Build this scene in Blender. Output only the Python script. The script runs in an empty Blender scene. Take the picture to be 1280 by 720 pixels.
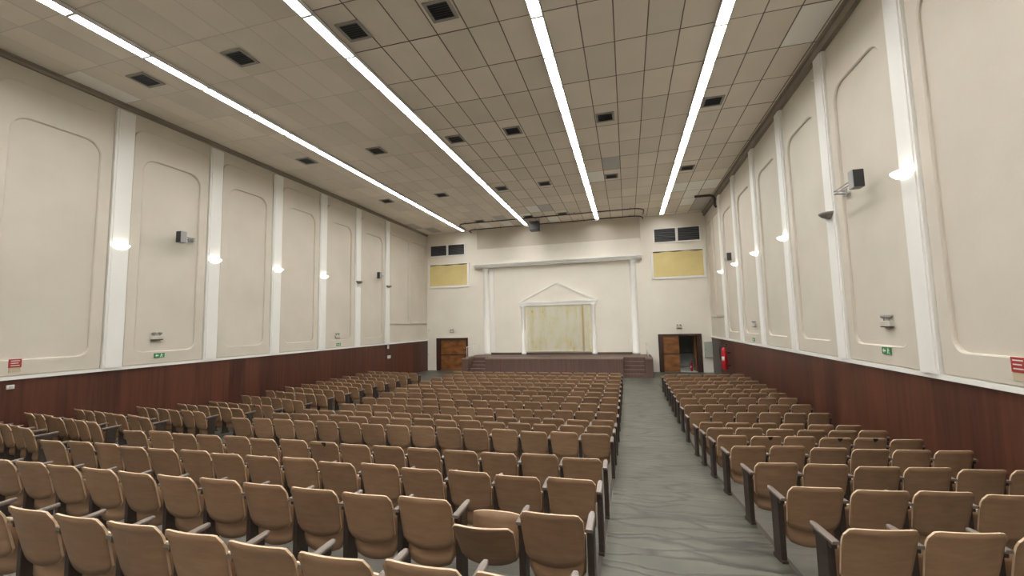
import bpy, bmesh, math, random
from mathutils import Matrix, Vector
random.seed(7)
PI = math.pi
SC = bpy.context.scene
C = SC.collection

# ------------------------------------------------------------------ room figures (metres)
XL, XR, YB, YR = -12.856, 4.504, 25.57, -7.0       # side walls, stage wall, rear wall
CEIL, WAIN = 9.04, 1.93                            # ceiling height, top of wood panelling
EYE = 2.88
RAMP = 0.112
def floor_z(y):
    if y >= 20.5: return 0.0
    if y >= 18.4: return .105*(20.5-y)/2.1
    if y >= 10.0: return .105
    return .105 + RAMP * (10.0 - max(y, -3.0))

# ------------------------------------------------------------------ materials
def nodes_of(name):
    m = bpy.data.materials.new(name); m.use_nodes = True
    nt = m.node_tree
    b = nt.nodes['Principled BSDF']
    return m, nt, b
def N(nt, t, **kw):
    n = nt.nodes.new(t)
    for k, v in kw.items(): setattr(n, k, v)
    return n
def srgb(r, g, b):
    f = lambda c: (c/255/12.92) if c/255 <= .04045 else ((c/255+.055)/1.055)**2.4
    return (f(r), f(g), f(b), 1)
def flat(name, col, rough=.6, metal=0.0, spec=.5):
    m, nt, b = nodes_of(name)
    b.inputs['Base Color'].default_value = col
    b.inputs['Roughness'].default_value = rough
    b.inputs['Metallic'].default_value = metal
    b.inputs['Specular IOR Level'].default_value = spec
    return m
def mottled(name, c0, c1, scale=(1,1,1), nscale=3.0, detail=4.0, rough=.6, bump=0.0, bscale=40.0, spec=.5, lo=.3, hi=.7):
    m, nt, b = nodes_of(name)
    tc = N(nt, 'ShaderNodeTexCoord'); mp = N(nt, 'ShaderNodeMapping')
    mp.inputs['Scale'].default_value = scale
    nt.links.new(tc.outputs['Object'], mp.inputs['Vector'])
    no = N(nt, 'ShaderNodeTexNoise'); no.inputs['Scale'].default_value = nscale; no.inputs['Detail'].default_value = detail
    nt.links.new(mp.outputs['Vector'], no.inputs['Vector'])
    cr = N(nt, 'ShaderNodeValToRGB')
    cr.color_ramp.elements[0].position = lo; cr.color_ramp.elements[0].color = c0
    cr.color_ramp.elements[1].position = hi; cr.color_ramp.elements[1].color = c1
    nt.links.new(no.outputs['Fac'], cr.inputs['Fac'])
    nt.links.new(cr.outputs['Color'], b.inputs['Base Color'])
    b.inputs['Roughness'].default_value = rough
    b.inputs['Specular IOR Level'].default_value = spec
    if bump:
        n2 = N(nt, 'ShaderNodeTexNoise'); n2.inputs['Scale'].default_value = bscale
        nt.links.new(tc.outputs['Object'], n2.inputs['Vector'])
        bp = N(nt, 'ShaderNodeBump'); bp.inputs['Strength'].default_value = bump; bp.inputs['Distance'].default_value = .01
        nt.links.new(n2.outputs['Fac'], bp.inputs['Height']); nt.links.new(bp.outputs['Normal'], b.inputs['Normal'])
    return m
def glow(name, col, strength):
    m, nt, b = nodes_of(name)
    b.inputs['Base Color'].default_value = (.8, .8, .8, 1)
    b.inputs['Emission Color'].default_value = col
    b.inputs['Emission Strength'].default_value = strength
    return m

M = {}
M['plaster'] = mottled('cream_plaster', (.595,.552,.478,1), (.655,.61,.535,1), (1,1,1), .8, 6, .75, .12, 25, .3)
M['plaster_light'] = mottled('pale_plaster', (.775,.74,.66,1), (.825,.79,.71,1), (1,1,1), .8, 6, .7, .08, 25, .3)
M['plaster_white'] = mottled('white_paint', (.82,.82,.795,1), (.87,.87,.845,1), (1,1,.4), 1.2, 4, .55, .05, 30, .4)
M['grey_rear'] = flat('rear_plaster', (.6,.55,.48,1), .8)
M['white_metal'] = flat('white_enamel', (.72,.72,.70,1), .35)
M['black_plastic'] = flat('black_plastic', (.018,.018,.02,1), .45)
M['grey_plastic'] = flat('grey_plastic', (.32,.32,.32,1), .5)
M['pale_plastic'] = flat('pale_plastic', (.55,.53,.48,1), .5)
M['dark_metal'] = flat('dark_metal', (.05,.05,.055,1), .45, .6)
M['dark_void'] = flat('dark_void', (.018,.017,.017,1), .9)
M['dark_duct'] = flat('duct_dark', (.03,.033,.04,1), .55)
M['cornice'] = mottled('cornice_brown', (.22,.19,.155,1), (.32,.28,.23,1), (1,.3,1), 3, 3, .7)
M['red'] = flat('fire_red', (.42,.012,.02,1), .3)
M['red_sign'] = flat('red_sign', (.36,.03,.03,1), .5)
M['green_sign'] = flat('green_sign', (.03,.22,.07,1), .5)
M['sign_white'] = flat('sign_white', (.75,.78,.72,1), .6)
M['beige_sign'] = flat('beige_sign', (.50,.42,.30,1), .6)
M['steel_cab'] = flat('cabinet_green_grey', (.40,.42,.37,1), .5)
M['yellow'] = mottled('yellow_board', (.64,.53,.235,1), (.72,.595,.28,1), (1,1,1), 1.4, 4, .7)
M['track'] = flat('track_dark', (.06,.05,.045,1), .7)
M['purple_box'] = flat('box_dark', (.045,.032,.036,1), .6)
M['tube'] = glow('fluorescent_tube', (1,.985,.95,1), 62)
M['tube_dim'] = glow('fluorescent_tube_cool', (.86,.97,1,1), 38)
M['diffuser'] = glow('fluorescent_diffuser', (1,.975,.93,1), 48)
M['diffuser_cool'] = glow('fluorescent_diffuser_cool', (.88,.98,1,1), 32)
M['diffuser_weak'] = glow('fluorescent_diffuser_dimmed', (1,.975,.93,1), 9)  # stage-end fixtures, dimmed to keep bright pools off the upper wall
M['sconce_on'] = glow('sconce_glass_lit', (1,.95,.84,1), 2.6)
M['bulb'] = glow('sconce_bulb', (1,.93,.80,1), 14)
M['sconce_off'] = flat('sconce_glass_grey', (.20,.19,.18,1), .35)
M['arm'] = mottled('dark_varnished_wood', (.11,.085,.072,1), (.17,.135,.115,1), (8,1,1), 6, 3, .33)
M['post'] = mottled('dark_post', (.022,.014,.011,1), (.040,.026,.020,1), (1,1,4), 5, 3, .5)

def chair_wood():
    m, nt, b = nodes_of('brown_plywood')
    tc = N(nt, 'ShaderNodeTexCoord'); mp = N(nt, 'ShaderNodeMapping'); mp.inputs['Scale'].default_value = (3, 3, 12)
    oi = N(nt, 'ShaderNodeObjectInfo')
    no = N(nt, 'ShaderNodeTexNoise'); no.noise_dimensions = '4D'; no.inputs['Scale'].default_value = 2.2; no.inputs['Detail'].default_value = 5
    nt.links.new(tc.outputs['Object'], mp.inputs['Vector']); nt.links.new(mp.outputs['Vector'], no.inputs['Vector'])
    mu = N(nt, 'ShaderNodeMath', operation='MULTIPLY'); mu.inputs[1].default_value = 20
    nt.links.new(oi.outputs['Random'], mu.inputs[0]); nt.links.new(mu.outputs[0], no.inputs['W'])
    cr = N(nt, 'ShaderNodeValToRGB')
    cr.color_ramp.elements[0].position = .28; cr.color_ramp.elements[0].color = (.222,.135,.077,1)
    cr.color_ramp.elements[1].position = .75; cr.color_ramp.elements[1].color = (.296,.185,.110,1)
    nt.links.new(no.outputs['Fac'], cr.inputs['Fac'])
    hs = N(nt, 'ShaderNodeHueSaturation')
    mr = N(nt, 'ShaderNodeMapRange'); mr.inputs['To Min'].default_value = .86; mr.inputs['To Max'].default_value = 1.12
    nt.links.new(oi.outputs['Random'], mr.inputs['Value']); nt.links.new(mr.outputs[0], hs.inputs['Value'])
    nt.links.new(cr.outputs['Color'], hs.inputs['Color']); nt.links.new(hs.outputs['Color'], b.inputs['Base Color'])
    b.inputs['Roughness'].default_value = .48
    b.inputs['Specular IOR Level'].default_value = .35
    return m
M['ply'] = chair_wood()
M['ply_edge'] = mottled('worn_lit_ply_edge', (.56,.40,.26,1), (.72,.56,.40,1), (1,1,1), 9, 3, .5)  # exposed worn ply, colour lightened further for light caught from above

def wood_panels():                                   # red-brown wainscot boards, a tone per board
    m, nt, b = nodes_of('red_brown_panelling')
    tc = N(nt, 'ShaderNodeTexCoord'); sp = N(nt, 'ShaderNodeSeparateXYZ')
    nt.links.new(tc.outputs['Object'], sp.inputs[0])
    dv = N(nt, 'ShaderNodeMath', operation='DIVIDE'); dv.inputs[1].default_value = .62
    fl = N(nt, 'ShaderNodeMath', operation='FLOOR')
    nt.links.new(sp.outputs['Y'], dv.inputs[0]); nt.links.new(dv.outputs[0], fl.inputs[0])
    wn = N(nt, 'ShaderNodeTexWhiteNoise', noise_dimensions='1D'); nt.links.new(fl.outputs[0], wn.inputs['W'])
    mp = N(nt, 'ShaderNodeMapping'); mp.inputs['Scale'].default_value = (1, 9, .5)
    nt.links.new(tc.outputs['Object'], mp.inputs['Vector'])
    no = N(nt, 'ShaderNodeTexNoise'); no.inputs['Scale'].default_value = 1.3; no.inputs['Detail'].default_value = 6
    nt.links.new(mp.outputs['Vector'], no.inputs['Vector'])
    ad = N(nt, 'ShaderNodeMath', operation='MULTIPLY_ADD'); ad.inputs[1].default_value = .35
    nt.links.new(wn.outputs['Value'], ad.inputs[0]); nt.links.new(no.outputs['Fac'], ad.inputs[2])
    cr = N(nt, 'ShaderNodeValToRGB')
    cr.color_ramp.elements[0].position = .40; cr.color_ramp.elements[0].color = (.046,.016,.011,1)
    cr.color_ramp.elements[1].position = .95; cr.color_ramp.elements[1].color = (.115,.036,.019,1)
    nt.links.new(ad.outputs[0], cr.inputs['Fac']); nt.links.new(cr.outputs['Color'], b.inputs['Base Color'])
    b.inputs['Roughness'].default_value = .42
    return m
M['panelling'] = wood_panels()
M['stage_wood'] = mottled('stage_plum_boards', (.105,.060,.048,1), (.145,.086,.070,1), (9,9,.4), 1.5, 5, .55)
M['stage_deck'] = mottled('stage_deck', (.085,.055,.044,1), (.120,.080,.066,1), (.6,6,1), 1.5, 5, .5)
M['nosing'] = flat('stage_nosing_pinkish', (.26,.175,.150,1), .5)
M['door'] = mottled('orange_brown_door', (.120,.044,.012,1), (.30,.125,.036,1), (1.2,1.2,2.5), 1.6, 6, .4)
M['door_frame'] = mottled('dark_door_frame', (.030,.013,.009,1), (.055,.024,.016,1), (4,4,.6), 2, 4, .45)

def slate():
    m, nt, b = nodes_of('slate_floor')
    tc = N(nt, 'ShaderNodeTexCoord')
    sp = N(nt, 'ShaderNodeSeparateXYZ'); nt.links.new(tc.outputs['Object'], sp.inputs[0])
    # warp + stretched voronoi: long irregular flagstones across the aisle
    nz = N(nt, 'ShaderNodeTexNoise'); nz.inputs['Scale'].default_value = 1.7; nz.inputs['Detail'].default_value = 3
    nt.links.new(tc.outputs['Object'], nz.inputs['Vector'])
    vm = N(nt, 'ShaderNodeVectorMath', operation='SCALE'); vm.inputs['Scale'].default_value = .38
    nt.links.new(nz.outputs['Color'], vm.inputs[0])
    va = N(nt, 'ShaderNodeVectorMath', operation='ADD')
    nt.links.new(tc.outputs['Object'], va.inputs[0]); nt.links.new(vm.outputs[0], va.inputs[1])
    mp = N(nt, 'ShaderNodeMapping'); mp.inputs['Scale'].default_value = (.85, 4.6, 0)
    mp.inputs['Rotation'].default_value = (0, 0, .10)
    nt.links.new(va.outputs[0], mp.inputs['Vector'])
    vo = N(nt, 'ShaderNodeTexVoronoi', feature='DISTANCE_TO_EDGE'); vo.inputs['Scale'].default_value = 1.0
    nt.links.new(mp.outputs['Vector'], vo.inputs['Vector'])
    crk = N(nt, 'ShaderNodeMapRange'); crk.inputs['From Min'].default_value = .0; crk.inputs['From Max'].default_value = .085
    nt.links.new(vo.outputs['Distance'], crk.inputs['Value'])
    n1 = N(nt, 'ShaderNodeTexNoise'); n1.inputs['Scale'].default_value = 2.0; n1.inputs['Detail'].default_value = 7
    nt.links.new(tc.outputs['Object'], n1.inputs['Vector'])
    cr = N(nt, 'ShaderNodeValToRGB')
    cr.color_ramp.elements[0].position = .3; cr.color_ramp.elements[0].color = (.062,.064,.050,1)
    cr.color_ramp.elements[1].position = .72; cr.color_ramp.elements[1].color = (.118,.119,.093,1)
    nt.links.new(n1.outputs['Fac'], cr.inputs['Fac'])
    mx = N(nt, 'ShaderNodeMix', data_type='RGBA'); mx.inputs['A'].default_value = (.030,.028,.023,1)
    nt.links.new(crk.outputs[0], mx.inputs['Factor']); nt.links.new(cr.outputs['Color'], mx.inputs['B'])
    # plain grey concrete under the right and middle seats
    n2 = N(nt, 'ShaderNodeTexNoise'); n2.inputs['Scale'].default_value = 1.4; n2.inputs['Detail'].default_value = 6
    nt.links.new(tc.outputs['Object'], n2.inputs['Vector'])
    cc = N(nt, 'ShaderNodeValToRGB')
    cc.color_ramp.elements[0].position = .3; cc.color_ramp.elements[0].color = (.10,.096,.085,1)
    cc.color_ramp.elements[1].position = .72; cc.color_ramp.elements[1].color = (.16,.155,.138,1)
    nt.links.new(n2.outputs['Fac'], cc.inputs['Fac'])
    def band(a, c):
        g = N(nt, 'ShaderNodeMath', operation='GREATER_THAN'); g.inputs[1].default_value = a
        l = N(nt, 'ShaderNodeMath', operation='LESS_THAN'); l.inputs[1].default_value = c
        nt.links.new(sp.outputs['X'], g.inputs[0]); nt.links.new(sp.outputs['X'], l.inputs[0])
        mm = N(nt, 'ShaderNodeMath', operation='MULTIPLY'); nt.links.new(g.outputs[0], mm.inputs[0]); nt.links.new(l.outputs[0], mm.inputs[1])
        return mm
    b1, b2 = band(1.30, 9), band(-7.85, -.30)
    ad = N(nt, 'ShaderNodeMath', operation='ADD'); nt.links.new(b1.outputs[0], ad.inputs[0]); nt.links.new(b2.outputs[0], ad.inputs[1])
    ly = N(nt, 'ShaderNodeMath', operation='LESS_THAN'); ly.inputs[1].default_value = 18.6
    nt.links.new(sp.outputs['Y'], ly.inputs[0])
    mm = N(nt, 'ShaderNodeMath', operation='MULTIPLY'); nt.links.new(ad.outputs[0], mm.inputs[0]); nt.links.new(ly.outputs[0], mm.inputs[1])
    m2 = N(nt, 'ShaderNodeMix', data_type='RGBA')
    nt.links.new(mm.outputs[0], m2.inputs['Factor']); nt.links.new(mx.outputs['Result'], m2.inputs['A']); nt.links.new(cc.outputs['Color'], m2.inputs['B'])
    nt.links.new(m2.outputs['Result'], b.inputs['Base Color'])
    b.inputs['Roughness'].default_value = .42
    bp = N(nt, 'ShaderNodeBump'); bp.inputs['Strength'].default_value = .25; bp.inputs['Distance'].default_value = .01
    nt.links.new(crk.outputs[0], bp.inputs['Height']); nt.links.new(bp.outputs['Normal'], b.inputs['Normal'])
    return m
M['floor'] = slate()

def tile_mat(name, c, var):
    m, nt, b = nodes_of(name)
    tc = N(nt, 'ShaderNodeTexCoord')
    no = N(nt, 'ShaderNodeTexNoise'); no.inputs['Scale'].default_value = .7; no.inputs['Detail'].default_value = 6
    nt.links.new(tc.outputs['Object'], no.inputs['Vector'])
    mr = N(nt, 'ShaderNodeMapRange'); mr.inputs['To Min'].default_value = 1-var; mr.inputs['To Max'].default_value = 1+var
    nt.links.new(no.outputs['Fac'], mr.inputs['Value'])
    at = N(nt, 'ShaderNodeAttribute', attribute_name='tone')
    mu = N(nt, 'ShaderNodeMath', operation='MULTIPLY'); nt.links.new(mr.outputs[0], mu.inputs[0]); nt.links.new(at.outputs['Fac'], mu.inputs[1])
    hs = N(nt, 'ShaderNodeHueSaturation'); hs.inputs['Color'].default_value = c
    nt.links.new(mu.outputs[0], hs.inputs['Value']); nt.links.new(hs.outputs['Color'], b.inputs['Base Color'])
    b.inputs['Roughness'].default_value = .85; b.inputs['Specular IOR Level'].default_value = .2
    return m
M['tile'] = tile_mat('ceiling_tile', (.80,.74,.655,1), .10)
M['tile_new'] = tile_mat('ceiling_tile_replaced', (.97,.96,.92,1), .03)
M['tile_grey'] = tile_mat('ceiling_tile_grey', (.56,.55,.54,1), .06)
M['tile_seam'] = flat('ceiling_seam', (.20,.17,.14,1), .9)
M['tbar'] = flat('ceiling_tbar', (.58,.52,.43,1), .8)

def curtain_mat():
    m, nt, b = nodes_of('stained_curtain')
    tc = N(nt, 'ShaderNodeTexCoord'); mp = N(nt, 'ShaderNodeMapping'); mp.inputs['Scale'].default_value = (2.6, 1, .8)
    nt.links.new(tc.outputs['Object'], mp.inputs['Vector'])
    n1 = N(nt, 'ShaderNodeTexNoise'); n1.inputs['Scale'].default_value = 1.1; n1.inputs['Detail'].default_value = 7; n1.inputs['Roughness'].default_value = .65
    nt.links.new(mp.outputs['Vector'], n1.inputs['Vector'])
    n2 = N(nt, 'ShaderNodeTexNoise'); n2.inputs['Scale'].default_value = 7; n2.inputs['Detail'].default_value = 5
    nt.links.new(tc.outputs['Object'], n2.inputs['Vector'])
    # stains gather at the foot and the hems
    ad = N(nt, 'ShaderNodeMath', operation='MULTIPLY_ADD'); ad.inputs[1].default_value = .3
    nt.links.new(n2.outputs['Fac'], ad.inputs[0]); nt.links.new(n1.outputs['Fac'], ad.inputs[2])
    cr = N(nt, 'ShaderNodeValToRGB'); e = cr.color_ramp.elements
    e[0].position = .42; e[0].color = (.68,.56,.26,1)
    e[1].position = .70; e[1].color = (.94,.93,.84,1)
    x = cr.color_ramp.elements.new(.52); x.color = (.90,.83,.55,1)
    y = cr.color_ramp.elements.new(.60); y.color = (.90,.89,.74,1)
    nt.links.new(ad.outputs[0], cr.inputs['Fac']); nt.links.new(cr.outputs['Color'], b.inputs['Base Color'])
    b.inputs['Roughness'].default_value = .8
    return m
M['curtain'] = curtain_mat()
M['curtain_hem'] = flat('curtain_hem_tan', (.72,.58,.34,1), .8)

# ------------------------------------------------------------------ mesh helpers
def box(bm, x0, x1, y0, y1, z0, z1, mi=0):
    vs = [bm.verts.new(p) for p in ((x0,y0,z0),(x1,y0,z0),(x1,y1,z0),(x0,y1,z0),(x0,y0,z1),(x1,y0,z1),(x1,y1,z1),(x0,y1,z1))]
    for f in ((0,3,2,1),(4,5,6,7),(0,1,5,4),(1,2,6,5),(2,3,7,6),(3,0,4,7)):
        bm.faces.new([vs[i] for i in f]).material_index = mi
    return vs
def bevel_box(bm, x0, x1, y0, y1, z0, z1, r=.006, mi=0):
    t = bmesh.new(); box(t, x0, x1, y0, y1, z0, z1)
    bmesh.ops.bevel(t, geom=list(t.edges), offset=r, segments=2, affect='EDGES', profile=.6)
    for f in t.faces: f.material_index = mi
    me = bpy.data.meshes.new('tmp'); t.to_mesh(me); t.free(); bm.from_mesh(me); bpy.data.meshes.remove(me)
def lathe(bm, prof, n=20, center=(0,0,0), arc=(0, 2*PI), mi=0, axis='Z'):
    full = abs(arc[1]-arc[0]-2*PI) < 1e-6
    k = n if full else n+1
    rings = []
    for r, z in prof:
        ring = []
        for i in range(k):
            a = arc[0] + (arc[1]-arc[0])*i/n
            p = (r*math.cos(a), r*math.sin(a), z)
            ring.append(bm.verts.new((p[0]+center[0], p[1]+center[1], p[2]+center[2])))
        rings.append(ring)
    for a, b in zip(rings, rings[1:]):
        for i in range(k if full else k-1):
            j = (i+1) % k
            f = bm.faces.new((a[i], a[j], b[j], b[i])); f.material_index = mi; f.smooth = True
    for ring, flip in ((rings[0], True), (rings[-1], False)):
        try:
            f = bm.faces.new(ring[::-1] if flip else ring); f.material_index = mi
        except ValueError: pass
def tube(bm, pts, r, n=8, mi=0):
    pts = [Vector(p) for p in pts]
    rings = []
    for i, p in enumerate(pts):
        d = (pts[min(i+1, len(pts)-1)] - pts[max(i-1, 0)]).normalized()
        up = Vector((0,0,1)) if abs(d.z) < .9 else Vector((0,1,0))
        a = d.cross(up).normalized(); b = d.cross(a).normalized()
        rings.append([bm.verts.new(p + (a*math.cos(2*PI*k/n) + b*math.sin(2*PI*k/n))*r) for k in range(n)])
    for a, b in zip(rings, rings[1:]):
        for k in range(n):
            f = bm.faces.new((a[k], a[(k+1) % n], b[(k+1) % n], b[k])); f.material_index = mi; f.smooth = True
    bm.faces.new(rings[0][::-1]).material_index = mi; bm.faces.new(rings[-1]).material_index = mi
def rounded_loop(w0, w1, h0, h1, r, seg=6):
    """points of a rounded rectangle; r = (bottom left, bottom right, top right, top left)"""
    out = []
    for (cx, cy, rr, a0) in ((w0, h0, r[0], PI), (w1, h0, r[1], 1.5*PI), (w1, h1, r[2], 0), (w0, h1, r[3], .5*PI)):
        sx = 1 if cx == w0 else -1; sy = 1 if cy == h0 else -1
        for k in range(seg+1):
            a = a0 + .5*PI*k/seg
            out.append((cx + sx*rr + rr*math.cos(a), cy + sy*rr + rr*math.sin(a)))
    return out
def ring_plate(bm, outer, inner, to3, t, mi=0):
    """a plate of thickness t with the outer outline and an inner hole; to3(u, v, d) gives the point"""
    n = len(outer); ch = min(.02, t*.6)
    L = []
    def loop(pts, d): 
        l = [bm.verts.new(to3(u, v, d)) for u, v in pts]; L.append(l); return l
    def shrink(pts, k):
        cu = sum(p[0] for p in pts)/len(pts); cv = sum(p[1] for p in pts)/len(pts)
        return [(u + (cu-u)/max(abs(cu-u), 1e-6)*k if abs(cu-u) > 1e-6 else u, v + (cv-v)/max(abs(cv-v), 1e-6)*k if abs(cv-v) > 1e-6 else v) for u, v in pts]
    o0 = loop(outer, 0); o1 = loop(outer, t-ch); o2 = loop(shrink(outer, ch), t)
    i2 = loop(shrink(inner, -ch), t); i1 = loop(inner, t-ch); i0 = loop(inner, 0)
    for a, b in ((o0,o1),(o1,o2),(o2,i2),(i2,i1),(i1,i0)):
        for k in range(n):
            j = (k+1) % n
            bm.faces.new((a[k], a[j], b[j], b[k])).material_index = mi
def obj(name, bm, mats, parent=None, recalc=True):
    if recalc: bmesh.ops.recalc_face_normals(bm, faces=list(bm.faces))
    me = bpy.data.meshes.new(name); bm.to_mesh(me); bm.free()
    for m in (mats if isinstance(mats, (list, tuple)) else [mats]): me.materials.append(M[m] if isinstance(m, str) else m)
    o = bpy.data.objects.new(name, me); C.objects.link(o)
    if parent: o.parent = parent
    return o
def tag(o, label, cat, group=None, kind=None):
    o['label'] = label; o['category'] = cat
    if group: o['group'] = group
    if kind: o['kind'] = kind
    return o
def empty(name, label, cat, loc=(0,0,0), rotz=0.0, group=None, kind=None):
    o = bpy.data.objects.new(name, None); o.empty_display_size = .1; C.objects.link(o)
    o.location = loc; o.rotation_euler = (0,0,rotz)
    return tag(o, label, cat, group, kind)
def part(name, mats, parent, fn, *a, **k):
    bm = bmesh.new(); fn(bm, *a, **k); return obj(name, bm, mats, parent)
def boxes(name, mats, parent, *bs):
    bm = bmesh.new()
    for b in bs: box(bm, *b)
    return obj(name, bm, mats, parent)
ORD = ['first','second','third','fourth','fifth','sixth','seventh','eighth','ninth','tenth','eleventh','twelfth','thirteenth',
       'fourteenth','fifteenth','sixteenth','seventeenth','eighteenth','nineteenth','twentieth','twenty-first','twenty-second','twenty-third','twenty-fourth','twenty-fifth']

# ------------------------------------------------------------------ camera
F_PX, YAW, PITCH, ROLL = 525.375, .2655, .0865, -.0221
fw = Vector((-math.sin(YAW)*math.cos(PITCH), math.cos(YAW)*math.cos(PITCH), math.sin(PITCH)))
rt = Vector((math.cos(YAW), math.sin(YAW), 0)); up = rt.cross(fw)
r2 = rt*math.cos(ROLL) + up*math.sin(ROLL); u2 = -rt*math.sin(ROLL) + up*math.cos(ROLL)
cam_d = bpy.data.cameras.new('camera'); cam = bpy.data.objects.new('camera', cam_d); C.objects.link(cam)
mat = Matrix.Identity(4)
for i in range(3): mat[i][0], mat[i][1], mat[i][2] = r2[i], u2[i], -fw[i]
mat[0][3], mat[1][3], mat[2][3] = 0, 0, EYE
cam.matrix_world = mat
cam_d.sensor_width = 36; cam_d.lens = F_PX/1280*36; cam_d.clip_start = .05; cam_d.clip_end = 200
SC.camera = cam
def pixel(x, y, z):
    p = Vector((x, y, z-EYE)); d = p.dot(fw)
    if d <= .05: return None
    return 640+F_PX*p.dot(r2)/d, 360-F_PX*p.dot(u2)/d, d

# ------------------------------------------------------------------ floor
bm = bmesh.new()
ys = [YR, -3.0, 0, 3, 6, 8.5, 10.0, 14, 18.4, 20.5, 22, YB]
rows = [[bm.verts.new((x, y, floor_z(y))) for x in (XL-.3, -8, -.35, 1.3, XR+.3)] for y in ys]
for a, b in zip(rows, rows[1:]):
    for i in range(4): bm.faces.new((a[i], a[i+1], b[i+1], b[i]))
tag(obj('floor', bm, 'floor'), 'grey-green slate floor with ramp sloping down to stage', 'floor', kind='structure')

# joint strips that edge the seat areas along the middle aisle
for nm, x in (('trim_1', 1.285), ('trim_2', -.325)):
    bm = bmesh.new()
    for a, b in zip(ys[2:], ys[3:]):
        if b > 20.6: continue
        za, zb = floor_z(a), floor_z(b)
        v = [bm.verts.new(p) for p in ((x-.02,a,za+.004),(x+.02,a,za+.004),(x+.02,b,zb+.004),(x-.02,b,zb+.004),
                                       (x-.02,a,za-.03),(x+.02,a,za-.03),(x+.02,b,zb-.03),(x-.02,b,zb-.03))]
        for f in ((0,1,2,3),(4,7,6,5),(0,4,5,1),(2,6,7,3),(1,5,6,2),(3,7,4,0)): bm.faces.new([v[i] for i in f])
    tag(obj(nm, bm, 'track'), 'thin dark joint along the %s edge of the slate aisle' % ('right' if x > 0 else 'left'), 'floor trim', kind='structure')

# ------------------------------------------------------------------ side walls
PIL = {'left': [5.16, 7.80, 10.42, 12.96, 15.49, 17.98, 20.66], 'right': [5.28, 7.97, 10.65, 13.35, 16.10, 18.88, 21.60]}
PW = .43
trim_no = [2]
def next_trim():
    trim_no[0] += 1; return 'trim_%d' % trim_no[0]
def side_wall(side):
    X = XL if side == 'left' else XR
    s = 1 if side == 'left' else -1                  # towards the room
    w = boxes('wall_'+side, 'plaster', None, (min(X, X-s*.25), max(X, X-s*.25), YR, YB, 0, CEIL+.3))
    tag(w, 'cream plaster wall on the %s side of the hall' % side, 'wall', kind='structure')
    # wood panelling
    p = boxes('baseboard_'+side, 'panelling', None, (min(X, X+s*.035), max(X, X+s*.035), YR, YB, 0, WAIN))
    tag(p, 'dark red-brown wood panelling along the foot of the %s wall' % side, 'wall panelling', kind='structure')
    a, b = sorted((X, X+s*.075))
    t = boxes(next_trim(), 'plaster_white', None, (a, b, YR, YB, WAIN, WAIN+.07))
    tag(t, 'white ledge capping the wood panelling of the %s wall' % side, 'ledge', kind='structure')
    # pilasters: two-step profile
    for i, y in enumerate(PIL[side]):
        bm = bmesh.new()
        for hw, d in ((PW/2, .08), (PW/2-.045, .10)):
            a, b = sorted((X, X+s*d))
            box(bm, a, b, y-hw, y+hw, WAIN+.07, CEIL-.22)
        t = obj(next_trim(), bm, 'plaster_white')
        tag(t, 'white pilaster on the %s wall, %s counted from the near end' % (side, ORD[i]), 'pilaster', 'white pilasters on the %s wall' % side, 'structure')
    # plaster frames in the bays
    edges = [(-.0, None)]
    for i in range(len(PIL[side])-1):
        y0, y1 = PIL[side][i]+PW/2+.02, PIL[side][i+1]-PW/2-.02
        bm = bmesh.new()
        to3 = lambda u, v, d: (X+s*d, u, v)
        outer = rounded_loop(y0, y1, WAIN+.08, 8.52, (.03, .03, .30, .30))
        inner = rounded_loop(y0+.27, y1-.27, 2.36, 7.74, (.22, .22, .34, .34))
        ring_plate(bm, outer, inner, to3, .05)
        t = obj(next_trim(), bm, 'plaster')
        tag(t, 'cream plaster frame round a recessed panel, %s bay of the %s wall from near end' % (ORD[i], side), 'wall panel', 'plaster panels of the %s wall' % side, 'structure')
    # the last stretch by the stage has two narrow panels
    y0 = PIL[side][-1]+PW/2+.05
    k = (YB-.05-y0)/2
    for j in range(2):
        bm = bmesh.new()
        a, b = y0+j*k+.06, y0+(j+1)*k-.06
        ring_plate(bm, rounded_loop(a, b, 3.02, 8.3, (.03,)*4), rounded_loop(a+.13, b-.13, 3.16, 8.15, (.05,)*4), lambda u, v, d: (X+s*d, u, v), .04)
        t = obj(next_trim(), bm, 'plaster')
        tag(t, '%s narrow plaster frame near the stage end of the %s wall' % (('first', 'second')[j], side), 'wall panel', None, 'structure')
    # dark cornice under the ceiling
    bm = bmesh.new()
    for d, z0, z1 in (((.10, CEIL-.05, CEIL-.002), (.06, CEIL-.13, CEIL-.05)) if side == 'left' else ((.16, CEIL-.07, CEIL-.002), (.11, CEIL-.24, CEIL-.07))):
        a, b = sorted((X, X+s*d)); box(bm, a, b, YR, YB, z0, z1)
    t = obj(next_trim(), bm, 'cornice')
    tag(t, 'dark brown cornice where the %s wall meets the ceiling' % side, 'cornice', kind='structure')
side_wall('left'); side_wall('right')
w = boxes('wall_rear', 'grey_rear', None, (XL-.25, XR+.25, YR-.25, YR, 0, CEIL+.3))
tag(w, 'cream rear wall of the hall behind the viewer', 'wall', kind='structure')

# ------------------------------------------------------------------ stage wall with its two doorways
DL = (-12.18, -9.97, 2.09); DR = (1.65, 3.95, 2.14)
bm = bmesh.new()
WB = YB+.30
for x0, x1, z0, z1 in ((XL-.25, DL[0], 0, CEIL+.3), (DL[0], DL[1], DL[2], CEIL+.3), (DL[1], DR[0], 0, CEIL+.3), (DR[0], DR[1], DR[2], CEIL+.3), (DR[1], XR+.25, 0, CEIL+.3)):
    box(bm, x0, x1, YB, WB, z0, z1)
tag(obj('wall_back', bm, 'plaster_light'), 'cream end wall behind the stage', 'wall', kind='structure')
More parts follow.
